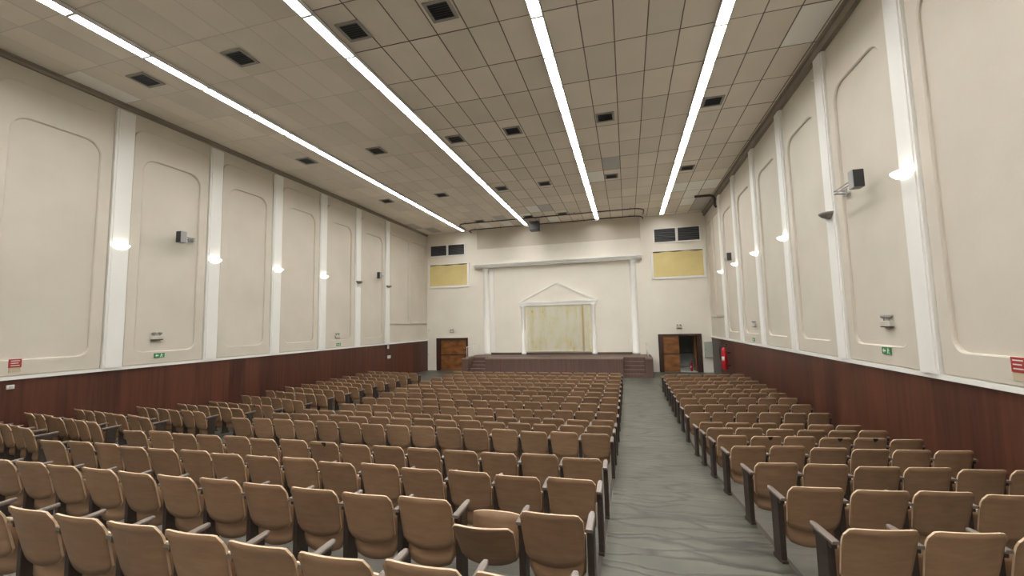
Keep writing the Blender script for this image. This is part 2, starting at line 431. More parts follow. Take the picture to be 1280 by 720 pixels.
# room beyond the open right door: a dim stair
bm = bmesh.new()
box(bm, 1.2, 4.6, 29.4, 29.5, 0, 3); box(bm, 1.1, 1.2, WB, 29.5, 0, 3); box(bm, 4.6, 4.7, WB, 29.5, 0, 3); box(bm, 1.1, 4.7, WB, 29.5, 3, 3.1); box(bm, 1.1, 4.7, WB, 29.5, -.1, 0)
tag(obj('wall_corridor', bm, flat('corridor_grey', (.55,.58,.57,1), .8)), 'grey walls of the stairwell beyond the right doorway', 'wall', kind='structure')
st = empty('staircase', 'grey concrete stairs seen through the open right doorway', 'stairs', (3.3, 26.6, 0))
bm = bmesh.new()
for k in range(5): box(bm, -.95, .85, k*.34, 2.5, k*.17, (k+1)*.17)
obj('flight', bm, flat('stair_grey', (.34,.36,.33,1), .7), st)
bm = bmesh.new()
for k in range(5): box(bm, -.95, .85, k*.34-.02, k*.34+.03, (k+1)*.17-.02, (k+1)*.17+.006)
obj('nosings', bm, flat('stair_pale', (.45,.45,.42,1), .7), st)

def door_frame(parent, x0, x1, h, wl=.16, wr=.16):
    bm = bmesh.new()
    box(bm, x0, x0+wl, YB-.05, WB, 0, h-.11); box(bm, x1-wr, x1, YB-.05, WB, 0, h-.11); box(bm, x0, x1, YB-.05, WB, h-.11, h)
    return obj('door_frame', bm, 'door_frame', parent)
def door_leaf(parent, x0, x1, h, y, knob=None):
    bm = bmesh.new()
    mid = h*.50
    bevel_box(bm, x0, x1, y, y+.045, .02, h, .004)
    for z0, z1 in ((.18, mid-.05), (mid+.07, h-.13)):
        bevel_box(bm, x0+.12, x1-.12, y-.014, y+.01, z0, z1, .006)
    o = obj('door_leaf', bm, 'door', parent)
    boxes('mid_rail', 'door_frame', o, (x0, x1, y-.018, y, mid-.03, mid+.035))
    if knob is not None:
        bm = bmesh.new(); lathe(bm, [(.0,-.03),(.025,-.028),(.03,0),(.022,.02),(.0,.026)], 12)
        k = obj('door_handle', bm, 'dark_metal', o); k.location = (knob, y-.045, 1.02)
d1 = empty('door_1', 'closed double wooden door to the left of the stage', 'door', kind='structure')
door_frame(d1, *DL, wl=.30, wr=.10)
mx = (DL[0]+.30 + DL[1]-.10)/2
door_leaf(d1, DL[0]+.31, mx-.004, DL[2]-.12, YB+.03, mx-.09); door_leaf(d1, mx+.004, DL[1]-.11, DL[2]-.12, YB+.03, mx+.09)
d2 = empty('door_2', 'half-open double wooden door to the right of the stage', 'door', kind='structure')
door_frame(d2, *DR, wl=.24, wr=.27)
door_leaf(d2, DR[0]+.25, 2.76, DR[2]-.12, YB+.03, 2.66)
# open leaf, swung into the stairwell
op = bpy.data.objects.new('door_leaf', None)
bm = bmesh.new(); bevel_box(bm, -.045, 0, 0, .90, .02, DR[2]-.12, .004)
for z0, z1 in ((.18, .96), (1.08, 1.88)): bevel_box(bm, -.058, -.03, .12, .78, z0, z1, .006)
ol = obj('door_leaf', bm, 'door', d2); ol.location = (DR[1]-.28, WB, 0)
bpy.data.objects.remove(op)

# central bay: upper wall, frieze, cornice, columns
trim = lambda nm, mats, label, cat, *bs: tag(boxes(nm, mats, None, *bs), label, cat, kind='structure')
trim(next_trim(), 'plaster', 'plain cream upper wall above the white band over the stage', 'wall', (-9.22, .95, YB-.10, YB, 7.74, CEIL))
trim(next_trim(), 'plaster_light', 'broad white band running across the top of the stage bay', 'frieze', (-9.28, .90, YB-.30, YB, 6.76, 7.74))
bm = bmesh.new()
for d, z0, z1 in ((.48, 6.68, 6.76), (.40, 6.60, 6.68), (.32, 6.52, 6.60)): box(bm, -9.34-d*.1, .92+d*.1, YB-d, YB, z0, z1)
tag(obj(next_trim(), bm, 'plaster_white'), 'white moulded cornice under the band over the stage', 'cornice', kind='structure')
for i, x in enumerate((-8.66, .42)):
    bm = bmesh.new()
    lathe(bm, [(.21,1.02),(.21,1.14),(.185,1.16),(.185,6.30),(.20,6.33),(.24,6.42),(.24,6.52)], 20, (x, YB, 0), (PI, 2*PI))
    tag(obj('column', bm, 'plaster_white'), 'round white half column at the %s end of the stage wall' % ('left', 'right')[i], 'column', 'white columns flanking the stage', 'structure')
trim(next_trim(), 'plaster_white', 'white upright strip beside the left stage column', 'trim', (-8.38, -8.16, YB-.05, YB, 1.15, 6.5))

# pediment shrine: gable, two slim columns
pd = empty('pediment', 'white triangular pediment on two slim pillars framing the stage curtain', 'pediment', (-4.10, YB, 1.02), kind='structure')
bm = bmesh.new(); hw, zb, za = 2.44, 3.24, 4.43
def prism(bm, pts, y0, y1):
    a = [bm.verts.new((x, y0, z)) for x, z in pts]; b = [bm.verts.new((x, y1, z)) for x, z in pts]
    bm.faces.new(a); bm.faces.new(b[::-1])
    for i in range(len(pts)):
        j = (i+1) % len(pts); bm.faces.new((a[i], b[i], b[j], a[j]))
prism(bm, [(-hw+.15, zb-.02), (hw-.15, zb-.02), (0, za-.08)], -.12, 0)
obj('gable', bm, 'plaster_light', pd)
bm = bmesh.new()
for s in (-1, 1): prism(bm, [(s*hw, zb), (s*(hw-.24), zb), (0, za-.11), (0, za)], -.17, 0)
obj('raking_cornice', bm, 'plaster_white', pd)
boxes('lintel', 'plaster_white', pd, (-hw, hw, -.20, 0, zb-.10, zb), (-hw+.06, hw-.06, -.16, 0, zb-.26, zb-.10))
for s in (-1, 1):
    bm = bmesh.new(); lathe(bm, [(.15,0),(.15,.10),(.115,.13),(.115,2.82),(.15,2.9),(.15,2.98)], 16, (s*2.16, -.05, 0))
    obj('pillar', bm, 'plaster_white', pd)
# stained curtain hanging inside
bm = bmesh.new(); nx, nz = 70, 24
g = []
for j in range(nz+1):
    row = []
    for i in range(nx+1):
        u = i/nx; x = -1.98 + 3.96*u; z = 1.20 + 2.76*j/nz
        y = -.10 - .016*math.sin(u*58 + .6*math.sin(j*.3)) - .012*math.sin(u*23+j*.25)
        row.append(bm.verts.new((x, y, z)))
    g.append(row)
for a, b in zip(g, g[1:]):
    for i in range(nx):
        f = bm.faces.new((a[i], a[i+1], b[i+1], b[i])); f.smooth = True
        if i in (61, 62): f.material_index = 1
bmesh.ops.solidify(bm, geom=list(bm.faces), thickness=.006)
cu = obj('stage_curtain', bm, ['curtain', 'curtain_hem']); cu.location = (-4.10, YB, 0)
tag(cu, 'cream curtain with yellow stains hanging under the pediment', 'curtain')

# ------------------------------------------------------------------ stage
SY, SZ = 22.90, 1.0
SX0, SX1 = -9.32, 1.18
stg = empty('stage', 'low stage with plum-brown front below the pediment', 'stage', ((SX0+SX1)/2, SY, 0))
ox = (SX0+SX1)/2
N1 = (-.30, .80); N0 = (-8.95, -7.9)                  # stair notches
bm = bmesh.new()
for a, b in ((SX0, N0[0]), (N0[1], N1[0]), (N1[1], SX1)): box(bm, a-ox, b-ox, 0, YB-SY-.004, 0, SZ-.06)
for a, b in (N0, N1): box(bm, a-ox, b-ox, 1.0, YB-SY-.004, 0, SZ-.06)
obj('front_panel', bm, 'stage_wood', stg)
bm = bmesh.new()
for a, b in ((SX0, N0[0]), (N0[1], N1[0]), (N1[1], SX1)): box(bm, a-ox, b-ox, .12, YB-SY-.004, SZ-.06, SZ)
for a, b in (N0, N1): box(bm, a-ox, b-ox, 1.12, YB-SY-.004, SZ-.06, SZ)
obj('deck', bm, 'stage_deck', stg)
bm = bmesh.new()
for a, b in ((SX0, N0[0]), (N0[1], N1[0]), (N1[1], SX1)): box(bm, a-ox, b-ox, -.03, .12, SZ-.06, SZ+.005)
for a, b in (N0, N1): box(bm, a-ox, b-ox, .98, 1.12, SZ-.06, SZ+.005)
obj('nosing', bm, 'nosing', stg)
for (a, b) in (N0, N1):
    bm = bmesh.new()
    for k in range(4): box(bm, a-ox+.01, b-ox-.01, k*.25, 1.0, k*.19, (k+1)*.19)
    s_ = obj('steps', bm, 'stage_wood', stg)
    bm = bmesh.new()
    for k in range(4): box(bm, a-ox+.01, b-ox-.01, k*.25-.015, k*.25+.05, (k+1)*.19-.012, (k+1)*.19+.006)
    obj('step_nosing', bm, 'nosing', s_)
trim(next_trim(), 'stage_deck', 'dark skirting at the back of the stage floor', 'skirting', (-8.4, .2, YB-.03, YB, SZ, SZ+.13))
# slim handrails at both ends of the stage
for i, (x, d) in enumerate(((-9.12, 1), (.98, -1))):
    h = empty('handrail', 'slim pale handrail beside the steps at %s end of the stage' % ('left', 'right')[i], 'handrail', (x, 23.0, SZ))
    bm = bmesh.new(); tube(bm, [(0,.15,.62),(0,1.2,.66),(0,2.2,.66),(0,2.3,.60)], .022)
    obj('rail', bm, 'white_metal', h)
    for y in (.2, 1.2, 2.25):
        bm = bmesh.new(); tube(bm, [(0,y,0),(0,y,.63)], .018); obj('post', bm, 'white_metal', h)

# ------------------------------------------------------------------ things on the stage wall
def grille(name, x0, x1, z0, z1, label, torn=False):
    e = empty(name, label, 'vent', ((x0+x1)/2, YB, z0)); w = (x1-x0)/2; h = z1-z0
    boxes('frame', 'plaster_white', e, (-w-.06, w+.06, -.05, 0, -.06, 0), (-w-.06, w+.06, -.05, 0, h, h+.06), (-w-.06, -w, -.05, 0, 0, h), (w, w+.06, -.05, 0, 0, h), (-.07, .07, -.05, 0, 0, h))
    boxes('back_plate', 'dark_duct', e, (-w, w, -.008, 0, 0, h))
    bm = bmesh.new()
    for s in (-1, 1):
        xa, xb = (-w+.01, -.08) if s < 0 else (.08, w-.01)
        for k in range(9):
            z = .04 + (h-.08)*k/8
            sag = random.uniform(-.05, .05) if torn else 0
            v = [bm.verts.new(p) for p in ((xa, -.045, z-.02), (xb, -.045, z-.02+sag), (xb, -.012, z+.03+sag), (xa, -.012, z+.03))]
            bm.faces.new(v)
    bmesh.ops.solidify(bm, geom=list(bm.faces), thickness=.004)
    obj('louvre', bm, flat('louvre_grey', (.16,.16,.165,1), .5), e)
grille('ventilation_grille', -12.55, -10.15, 7.55, 8.22, 'dark twin ventilation grille high above the left door')
grille('ventilation_grille', 1.73, 4.16, 7.46, 8.22, 'dark twin ventilation grille with bent slats above right door', True)
def board(x0, x1, z0, z1, label, warp):
    e = empty('boarded_panel', label, 'board', ((x0+x1)/2, YB, z0)); w = (x1-x0)/2; h = z1-z0
    boxes('frame', 'plaster_white', e, (-w-.13, w+.13, -.07, 0, -.13, 0), (-w-.13, w+.13, -.07, 0, h, h+.06), (-w-.13, -w, -.07, 0, 0, h), (w, w+.13, -.07, 0, 0, h))
    boxes('gap', 'dark_void', e, (-w, w, -.006, 0, 0, h))
    bm = bmesh.new(); n = 14; a = []
    for i in range(n+1):
        u = -w + 2*w*i/n; t = h - .02 - warp*(.5+.5*math.sin(i*1.1+.6))
        a.append([bm.verts.new((u, -.035, .01)), bm.verts.new((u, -.035, t)), bm.verts.new((u, -.012, t)), bm.verts.new((u, -.012, .01))])
    for p, q in zip(a, a[1:]):
        for k in range(4): bm.faces.new((p[k], q[k], q[(k+1) % 4], p[(k+1) % 4]))
    bm.faces.new(a[0]); bm.faces.new(a[-1][::-1])
    obj('yellow_board', bm, 'yellow', e)
board(-12.62, -9.95, 5.52, 6.93, 'yellow boarded-up opening in white frame above the left door', .04)
board(1.60, 4.28, 5.42, 6.90, 'yellow boarded-up opening in white frame above the right door', .05)

def emergency(x, y, z, rz, label):
    e = empty('emergency_light', label, 'emergency light', (x, y, z), rz)
    bm = bmesh.new(); bevel_box(bm, -.15, .15, -.07, 0, -.05, .05, .01); obj('battery_case', bm, 'pale_plastic', e)
    boxes('lower_strip', 'black_plastic', e, (-.14, .14, -.075, -.005, -.068, -.05))
    for s in (-1, 1):
        bm = bmesh.new(); tube(bm, [(s*.08, -.035, .05), (s*.08, -.04, .09)], .012); lathe(bm, [(.0,.09),(.035,.095),(.05,.12),(.052,.15),(.0,.155)], 12, (s*.08, -.04, 0)); obj('lamp_head', bm, 'grey_plastic', e)
def exit_sign(x, y, z, rz, label):
    e = empty('exit_sign', label, 'sign', (x, y, z), rz)
    bm = bmesh.new(); bevel_box(bm, -.14, .14, -.012, 0, -.065, .065, .003); obj('panel', bm, 'green_sign', e)
    bm = bmesh.new()
    # arrow and a running figure
    prism(bm, [(-.11,0),(-.07,.04),(-.07,.016),(-.02,.016),(-.02,-.016),(-.07,-.016),(-.07,-.04)], -.014, -.0121)
    for p in ([(.045,.035),(.062,.035),(.062,.052),(.045,.052)], [(.03,-.005),(.06,-.005),(.068,.030),(.04,.030)], [(.02,-.05),(.035,-.05),(.055,-.005),(.035,-.005)],
              [(.055,-.005),(.07,-.012),(.09,-.045),(.075,-.048)], [(.068,.026),(.095,.012),(.092,.003),(.064,.014)]):
        prism(bm, p, -.014, -.0121)
    obj('pictogram', bm, 'sign_white', e)
RZL, RZR = PI/2, -PI/2     # facing the room: local -Y points away from the wall
LX, RX = XL+.052, XR-.052
emergency(LX-.05, 8.86, 2.73, RZL, 'white twin-lamp emergency light in a near panel of left wall')
emergency(LX-.05, 16.55, 2.50, RZL, 'white twin-lamp emergency light in a far panel of left wall')
emergency(RX+.05, 9.03, 2.75, RZR, 'white twin-lamp emergency light in a near panel of right wall')
emergency(RX+.05, 17.25, 2.66, RZR, 'white twin-lamp emergency light in a far panel of right wall')
emergency(-11.08, YB, 2.50, 0, 'small twin-lamp emergency light above the closed left door')
emergency(2.80, YB, 2.52, 0, 'small twin-lamp emergency light above the half-open right door')
exit_sign(LX, 8.93, 2.23, RZL, 'green exit sign under the near emergency light of left wall')
exit_sign(LX, 16.6, 2.14, RZL, 'green exit sign under the far emergency light of left wall')
exit_sign(RX, 9.08, 2.265, RZR, 'green exit sign under the near emergency light of right wall')
exit_sign(RX, 17.35, 2.13, RZR, 'green exit sign under the far emergency light of right wall')
def red_notice(x, y, z, rz, label):
    e = empty('fire_notice', label, 'sign', (x, y, z), rz)
    boxes('red_plate', 'red_sign', e, (-.10, .10, -.012, 0, -.06, .12))
    bm = bmesh.new()
    for k in range(3): box(bm, -.07, .07-.02*(k % 2), -.015, -.0121, .075-k*.05, .090-k*.05)
    obj('white_lines', bm, 'sign_white', e)
    boxes('beige_plate', 'beige_sign', e, (-.09, .09, -.011, 0, -.16, -.065))
red_notice(LX, 6.02, 2.25, RZL, 'red fire notice low on the nearest panel of left wall')
red_notice(RX, 6.44, 2.24, RZR, 'red fire notice low on the nearest panel of right wall')

def fitting(x, y, z, rz, label, w=.12, h=.09):
    e = empty('wall_fitting', label, 'wall fitting', (x, y, z), rz)
    bm = bmesh.new(); bevel_box(bm, -w/2, w/2, -.03, 0, -h/2, h/2, .006); obj('plate', bm, 'white_metal', e)
    bm = bmesh.new(); bevel_box(bm, -w*.2, w*.2, -.045, -.03, -h*.25, h*.25, .003); obj('rocker', bm, 'pale_plastic', e)
fitting(XL+.035, 5.98, 1.78, RZL, 'small white switch on the dark panelling below the left fire notice')
fitting(XL+.035, 20.85, 1.24, RZL, 'small white fitting on left panelling near the stage', .30, .16)
fitting(XL+.10, 20.66, 1.80, RZL, 'narrow reddish-white fitting at the foot of the last left pilaster', .14, .2)
fitting(-12.75, YB, 1.02, 0, 'small white switch in the corner left of the closed door', .12, .14)
fitting(-12.72, YB, 2.62, 0, 'small grey junction plate high in the corner above the left door', .14, .14)

# wall loudspeakers on brackets
def wall_speaker(side, y, z, label, reach=.52):
    s = 1 if side == 'left' else -1
    X = XL if side == 'left' else XR
    e = empty('wall_speaker', label, 'loudspeaker', (X, y, z), 0, 'wall loudspeakers')
    cx = s*.27
    bm = bmesh.new(); a, b = sorted((s*.05, s*.065)); box(bm, a, b, reach-.08, reach+.08, -.07, .07)
    for h in (.03, -.03): tube(bm, [(s*.06,reach,h), (cx,reach-.04,h), (cx,.17,h)], .013)
    obj('bracket', bm, 'grey_plastic', e)
    bm = bmesh.new(); bevel_box(bm, cx-.09, cx+.09, 0, .18, -.17, .17, .012); c = obj('cabinet', bm, 'grey_plastic', e)
    bm = bmesh.new(); bevel_box(bm, cx-.085, cx+.085, -.012, .001, -.16, .16, .004); g = obj('grille_cloth', bm, 'black_plastic', e)
    return e
for side, y, z, lab in (('left', 9.15, 5.66, 'dark loudspeaker on a bracket in near panel of the left wall'), ('left', 19.45, 5.63, 'dark loudspeaker on a bracket near stage end of left wall'),
                   ('right', 9.0, 5.44, 'dark loudspeaker on a bracket in near panel of right wall'), ('right', 19.25, 5.52, 'dark loudspeaker on a bracket near stage end of right wall')):
    wall_speaker(side, y, z, lab, 1.0 if side == 'right' else .52)

# pilaster sconces
def sconce(side, y, z, on, label):
    s = 1 if side == 'left' else -1
    X = (XL+.10) if side == 'left' else (XR-.10)
    e = empty('wall_sconce', label, 'wall lamp', (X, y, z), PI/2 if s > 0 else -PI/2, 'half-bowl lamps on the %s wall' % side)
    bm = bmesh.new()
    prof = [(.03,-.095),(.09,-.085),(.15,-.055),(.195,-.010),(.21,.025)]
    lathe(bm, prof, 14, (0,0,0), (PI, 2*PI))
    bmesh.ops.delete(bm, geom=[f for f in bm.faces if len(f.verts) > 4], context='FACES')
    bmesh.ops.solidify(bm, geom=list(bm.faces), thickness=.008)
    obj('bowl', bm, 'sconce_on' if on else 'sconce_off', e)
    boxes('back_plate', 'white_metal' if on else 'grey_plastic', e, (-.06, .06, -.012, 0, -.09, .02))
    bm = bmesh.new(); lathe(bm, [(.0,-.045),(.028,-.03),(.034,0),(.024,.028),(.0,.036)], 12, (0,-.08,-.04)); obj('bulb', bm, 'bulb' if on else 'pale_plastic', e)
SCON = {'left': (1,1,1,1,0,0), 'right': (1,0,1,1,1,1)}
for side in ('left', 'right'):
    for i, on in enumerate(SCON[side]):
        sconce(side, PIL[side][i+1], 5.15, on, '%s half-bowl lamp on %s wall, %s counted from the near end' % ('lit white' if on else 'unlit grey', side, ORD[i]))

# fire extinguishers, cabinet
def extinguisher(x, y, z, label, s=1.0):
    e = empty('fire_extinguisher', label, 'fire extinguisher', (x, y, z)); e.scale = (s, s, s)
    bm = bmesh.new(); lathe(bm, [(.085,0),(.09,.02),(.09,.56),(.075,.63),(.035,.67),(.03,.70)], 18); obj('cylinder', bm, 'red', e)
    bm = bmesh.new(); lathe(bm, [(.03,.70),(.035,.72),(.03,.76),(.0,.765)], 10); box(bm, -.02, .13, -.012, .012, .76, .785); box(bm, -.02, .11, -.012, .012, .72, .74); obj('valve', bm, 'dark_metal', e)
    bm = bmesh.new(); tube(bm, [(-.03,0,.73),(-.10,-.02,.72),(-.125,-.03,.62),(-.12,-.03,.40),(-.11,-.03,.30)], .014); obj('hose', bm, 'black_plastic', e)
    bm = bmesh.new(); lathe(bm, [(.0915,.27),(.0915,.40)], 8, (0,0,0), (PI*1.1, PI*1.45)); obj('label', bm, 'sign_white', e)
extinguisher(4.22, 21.4, .62, 'large red fire extinguisher hung on dark panelling of right wall', 1.45)
ex_br = boxes('bracket', 'dark_metal', None, (4.30, 4.47, 21.36, 21.44, .75, .80), (4.30, 4.47, 21.36, 21.44, 1.35, 1.40))
ex_br.name = 'bracket'
for o in list(C.objects):
    if o.name.startswith('fire_extinguisher'):
        ex_br.parent = o; ex_br.matrix_parent_inverse = Matrix.Translation(o.location).inverted() if False else (Matrix.Translation(o.location) @ Matrix.Diagonal((1.45,1.45,1.45,1))).inverted(); break
extinguisher(3.42, 26.15, 0, 'small red fire extinguisher standing inside the right doorway', .75)
e = empty('electrical_cabinet', 'pale grey-green electrical cabinet on the wall right of right door', 'cabinet', (4.27, YB, .84))
bm = bmesh.new(); bevel_box(bm, -.22, .19, -.16, 0, 0, .86, .008); obj('body', bm, 'steel_cab', e)
bm = bmesh.new(); bevel_box(bm, -.205, .175, -.175, -.16, .02, .84, .004); dd = obj('door', bm, 'steel_cab', e)
bm = bmesh.new(); lathe(bm, [(.0,-.01),(.02,-.008),(.02,.008),(.0,.01)], 10); k = obj('lock', bm, 'dark_metal', dd); k.rotation_euler = (PI/2, 0, 0); k.location = (-.16, -.18, .42)
# grey flush door in the right-hand panelling beside the corner
d3 = empty('door_3', 'flush grey-brown door in right wall panelling by the corner', 'door', (XR-.035, 24.4, 0), kind='structure')
bm = bmesh.new(); bevel_box(bm, -.03, 0, -1.05, .95, 0, 1.75, .006); obj('door_leaf', bm, flat('door_grey', (.10,.085,.08,1), .5), d3)

# dark box hung from the ceiling at the end of a light strip
e = empty('hanging_box', 'dark box hanging from ceiling at the stage end of a light strip', 'box', (-5.05, 24.0, CEIL))
bm = bmesh.new(); bevel_box(bm, -.27, .27, -.25, .25, -.68, -.14, .015); obj('case', bm, 'purple_box', e)
bm = bmesh.new(); bevel_box(bm, -.23, .23, -.262, -.25, -.64, -.18, .004); obj('front', bm, 'black_plastic', e)
boxes('hanger', 'dark_metal', e, (-.29, -.27, -.03, .03, -.45, 0), (.27, .29, -.03, .03, -.45, 0))
# conduit elbow in the far right ceiling corner
bm = bmesh.new(); tube(bm, [(3.45,21.9,CEIL-.10),(4.15,21.9,CEIL-.10),(4.30,21.9,CEIL-.16),(4.34,21.9,CEIL-.30),(4.34,21.9,CEIL-.62),(4.40,21.9,CEIL-.72)], .06, 10)
tag(obj('conduit', bm, 'track'), 'dark conduit elbow in the far right corner under the ceiling', 'pipe')
# two curved tracks on the ceiling above the stage front
for nm, y, yb, lab in (('curtain_track', 24.78, YB-.05, 'dark curved ceiling track nearer the end wall'), ('curtain_track', 23.10, 24.45, 'dark curved ceiling track farther out from the end wall')):
    pts = [(-9.62, yb, CEIL-.105)] + [(-9.62+.5-.5*math.cos(t), y+.5-.5*math.sin(t), CEIL-.105) for t in [i*PI/12 for i in range(7)]] + \
          [(x, y, CEIL-.105) for x in (-7, -4, -1)] + [(1.12-.6+.6*math.sin(t), y+.6-.6*math.cos(t), CEIL-.105) for t in [i*PI/12 for i in range(7)]] + [(1.12, yb+.02, CEIL-.105)]
    bm = bmesh.new(); tube(bm, pts, .030, 8)
    for hx in (-9.1, -7.4, -4.4, -2.6, .4): tube(bm, [(hx, y, CEIL-.10), (hx, y, CEIL)], .012, 6)
    tag(obj(nm, bm, 'track'), lab, 'ceiling track')

# ------------------------------------------------------------------ ceiling: tiles between four light slots
LIGHT_X = [-9.99, -5.76, -1.47, 2.14]
HALF = .115
seg_edges = [XL] + [v for x in LIGHT_X for v in (x-HALF, x+HALF)] + [XR]
seg_n = [4, 6, 6, 5, None]
TY = 1.333; Y0 = 7.75 - TY*11
VENT_Y = (7.12, 12.5, 17.83, 23.2); VENT_X = (-11.1, -8.19, -5.22, -3.26, -.38, 2.60)
special = [(3.9, 9.8, 1), (2.6, 20.3, 1), (3.3, 20.3, 1), (4.0, 20.3, 1), (3.2, 21.6, 1), (-.37, 16.4, 2), (-1.05, 17.7, 1), (-12.6, 7.4, 1), (-12.6, 23.0, 2), (-11.7, 24.3, 2),
           (-6.6, 23.0, 2), (-4.55, 21.5, 1), (-3.7, 21.9, 2), (-4.0, 23.8, 1), (-7.0, 24.2, 1), (-5.2, 23.7, 1), (3.9, 22.9, 2), (4.0, 24.2, 2), (3.3, 23.0, 1), (-8.4, 24.2, 1)]
bm = bmesh.new(); tone = bm.faces.layers.float.new('tone_f')
tones = []
def quad(x0, x1, y0, y1, z, mi, t=1.0):
    f = bm.faces.new([bm.verts.new(p) for p in ((x0,y0,z),(x0,y1,z),(x1,y1,z),(x1,y0,z))]); f.material_index = mi; f[tone] = t
    return f
for si in range(5):
    a, b = seg_edges[2*si], seg_edges[2*si+1]
    if seg_n[si]: xs = [a + (b-a)*k/seg_n[si] for k in range(seg_n[si]+1)]
    else: xs = [a, a+.68, a+1.36, a+2.04, b]
    for x0, x1 in zip(xs, xs[1:]):
        y = Y0
        while y < YB:
            y1 = min(y+TY, YB); gx = .013 if si >= 2 or (si == 1 and y > 12) else .006
            mi = 0
            for (px, py, k) in special:
                if x0 <= px < x1 and y <= py < y1: mi = k
            z = CEIL + random.uniform(0, .006)
            quad(x0+gx, x1-gx, y+gx, y1-gx, z, mi, random.uniform(.93, 1.06))
            y += TY
    quad(a, b, YR, Y0, CEIL, 0)
# plane of seams just above the tiles, split so the light slots stay open
for si in range(5): quad(seg_edges[2*si], seg_edges[2*si+1], YR, YB, CEIL+.014, 3 if si >= 2 else 4)
for x in LIGHT_X: quad(x-HALF, x+HALF, YR, YB, CEIL+.10, 3)
for f in bm.faces: pass
vals = [f[tone] for f in bm.faces]; mats_i = None
bm.faces.index_update()
ce = obj('ceiling', bm, ['tile', 'tile_new', 'tile_grey', 'tile_seam', 'tbar'], recalc=False)
at = ce.data.attributes.new('tone', 'FLOAT', 'FACE')
at.data.foreach_set('value', vals)
sl = boxes('ceiling_slab', 'dark_void', None, (XL-.25, XR+.25, YR-.25, YB+.3, CEIL+.2, CEIL+.3))
tag(sl, 'dark slab above the suspended ceiling', 'ceiling', kind='structure')
tag(ce, 'tan suspended ceiling of rectangular tiles, some replaced with white', 'ceiling', kind='structure')

# ceiling vents
def make_vent():
    e = empty('ceiling_vent', '', 'vent')
    bm = bmesh.new()
    for b in ((-.27, .27, -.27, -.21), (-.27, .27, .21, .27), (-.27, -.21, -.21, .21), (.21, .27, -.21, .21)): box(bm, b[0], b[1], b[2], b[3], -.022, 0)
    obj('frame', bm, flat('vent_frame', (.33,.31,.28,1), .6), e)
    boxes('throat', 'dark_duct', e, (-.21, .21, -.21, .21, -.010, -.006))
    bm = bmesh.new()
    for k in range(7):
        y = -.18 + k*.06
        v = [bm.verts.new(p) for p in ((-.21,y-.016,-.020),(.21,y-.016,-.020),(.21,y+.012,-.009),(-.21,y+.012,-.009))]; bm.faces.new(v)
    bmesh.ops.solidify(bm, geom=list(bm.faces), thickness=.002)
    obj('louvre', bm, flat('vent_blue_grey', (.07,.075,.09,1), .5), e)
    return e
def copy_thing(root, loc, rz, label, group=None):
    r = root.copy(); C.objects.link(r); r.location = loc; r.rotation_euler = (0, 0, rz); r['label'] = label
    if group: r['group'] = group
    for ch in root.children:
        c = ch.copy(); C.objects.link(c); c.parent = r
        for g_ in ch.children:
            d = g_.copy(); C.objects.link(d); d.parent = c
    return r
vent0 = None
XN = ('beside left wall', 'between first and second light strips', 'just right of second light strip', 'left of third light strip', 'right of third light strip', 'right of fourth light strip')
YN = ('nearest row', 'second row', 'third row', 'row by the stage')
for j, y in enumerate(VENT_Y):
    for i, x in enumerate(VENT_X):
        if j == 0 and i > 3: continue
        if j == 3 and i in (0, 4, 5): continue
        lab = 'dark square ceiling vent %s, %s' % (XN[i], YN[j])
        if vent0 is None:
            vent0 = make_vent(); vent0.location = (x, y, CEIL-.004); vent0['label'] = lab; vent0['group'] = 'ceiling vents'
        else: copy_thing(vent0, (x, y, CEIL-.004), 0, lab, 'ceiling vents')

# fluorescent fixtures: one per tile length in each slot
def make_fix(kind):
    e = empty('fluorescent_light', '', 'ceiling light'); L = TY/2
    bm = bmesh.new()
    box(bm, -HALF, HALF, -L+.004, L-.004, -.012, -.004)
    for s in (-1, 1): box(bm, s*HALF-.006, s*HALF+.006, -L+.004, L-.004, -.095, -.004)
    for s in (-1, 1): box(bm, -HALF, HALF, s*(L-.016)-.012, s*(L-.016)+.012, -.090, -.004)
    obj('housing', bm, 'white_metal', e)
    if kind in ('lit', 'cool', 'weak'):
        bm = bmesh.new(); bevel_box(bm, -HALF+.008, HALF-.008, -L+.040, L-.040, -.040, -.020, .006); obj('diffuser', bm, {'lit': 'diffuser', 'cool': 'diffuser_cool', 'weak': 'diffuser_weak'}[kind], e)
    else:
        for s in (-1, 1):
            bm = bmesh.new(); tube(bm, [(s*.055, -L+.03, -.042), (s*.055, L-.03, -.042)], .028, 10); obj('tube', bm, 'tube' if kind == 'tubes' else 'tube_dim', e)
    return e
FX = {}
for si, x in enumerate(LIGHT_X):
    n = 24
    for k in range(n):
        y = 7.75 + TY*12.5 - k*TY + (.30 if False else 0)
        kind = 'lit'
        if k == 0: kind = 'weak'
        if si == 0 and k in (14, 15): kind = 'tubes'
        if si == 1 and k in (13, 14): kind = 'cool_tubes'
        if si == 2 and k in (5,): kind = 'cool'
        if si == 3 and k in (7, 8): kind = 'cool'
        lab = 'fluorescent fixture in %s light strip from the left, %s from the stage end' % (ORD[si], ORD[k])
        g_ = 'fixtures of the %s ceiling light strip' % ORD[si]
        if kind in FX: copy_thing(FX[kind], (x, y, CEIL), 0, lab, g_)
        else:
            FX[kind] = make_fix(kind); FX[kind].location = (x, y, CEIL); FX[kind]['label'] = lab; FX[kind]['group'] = g_

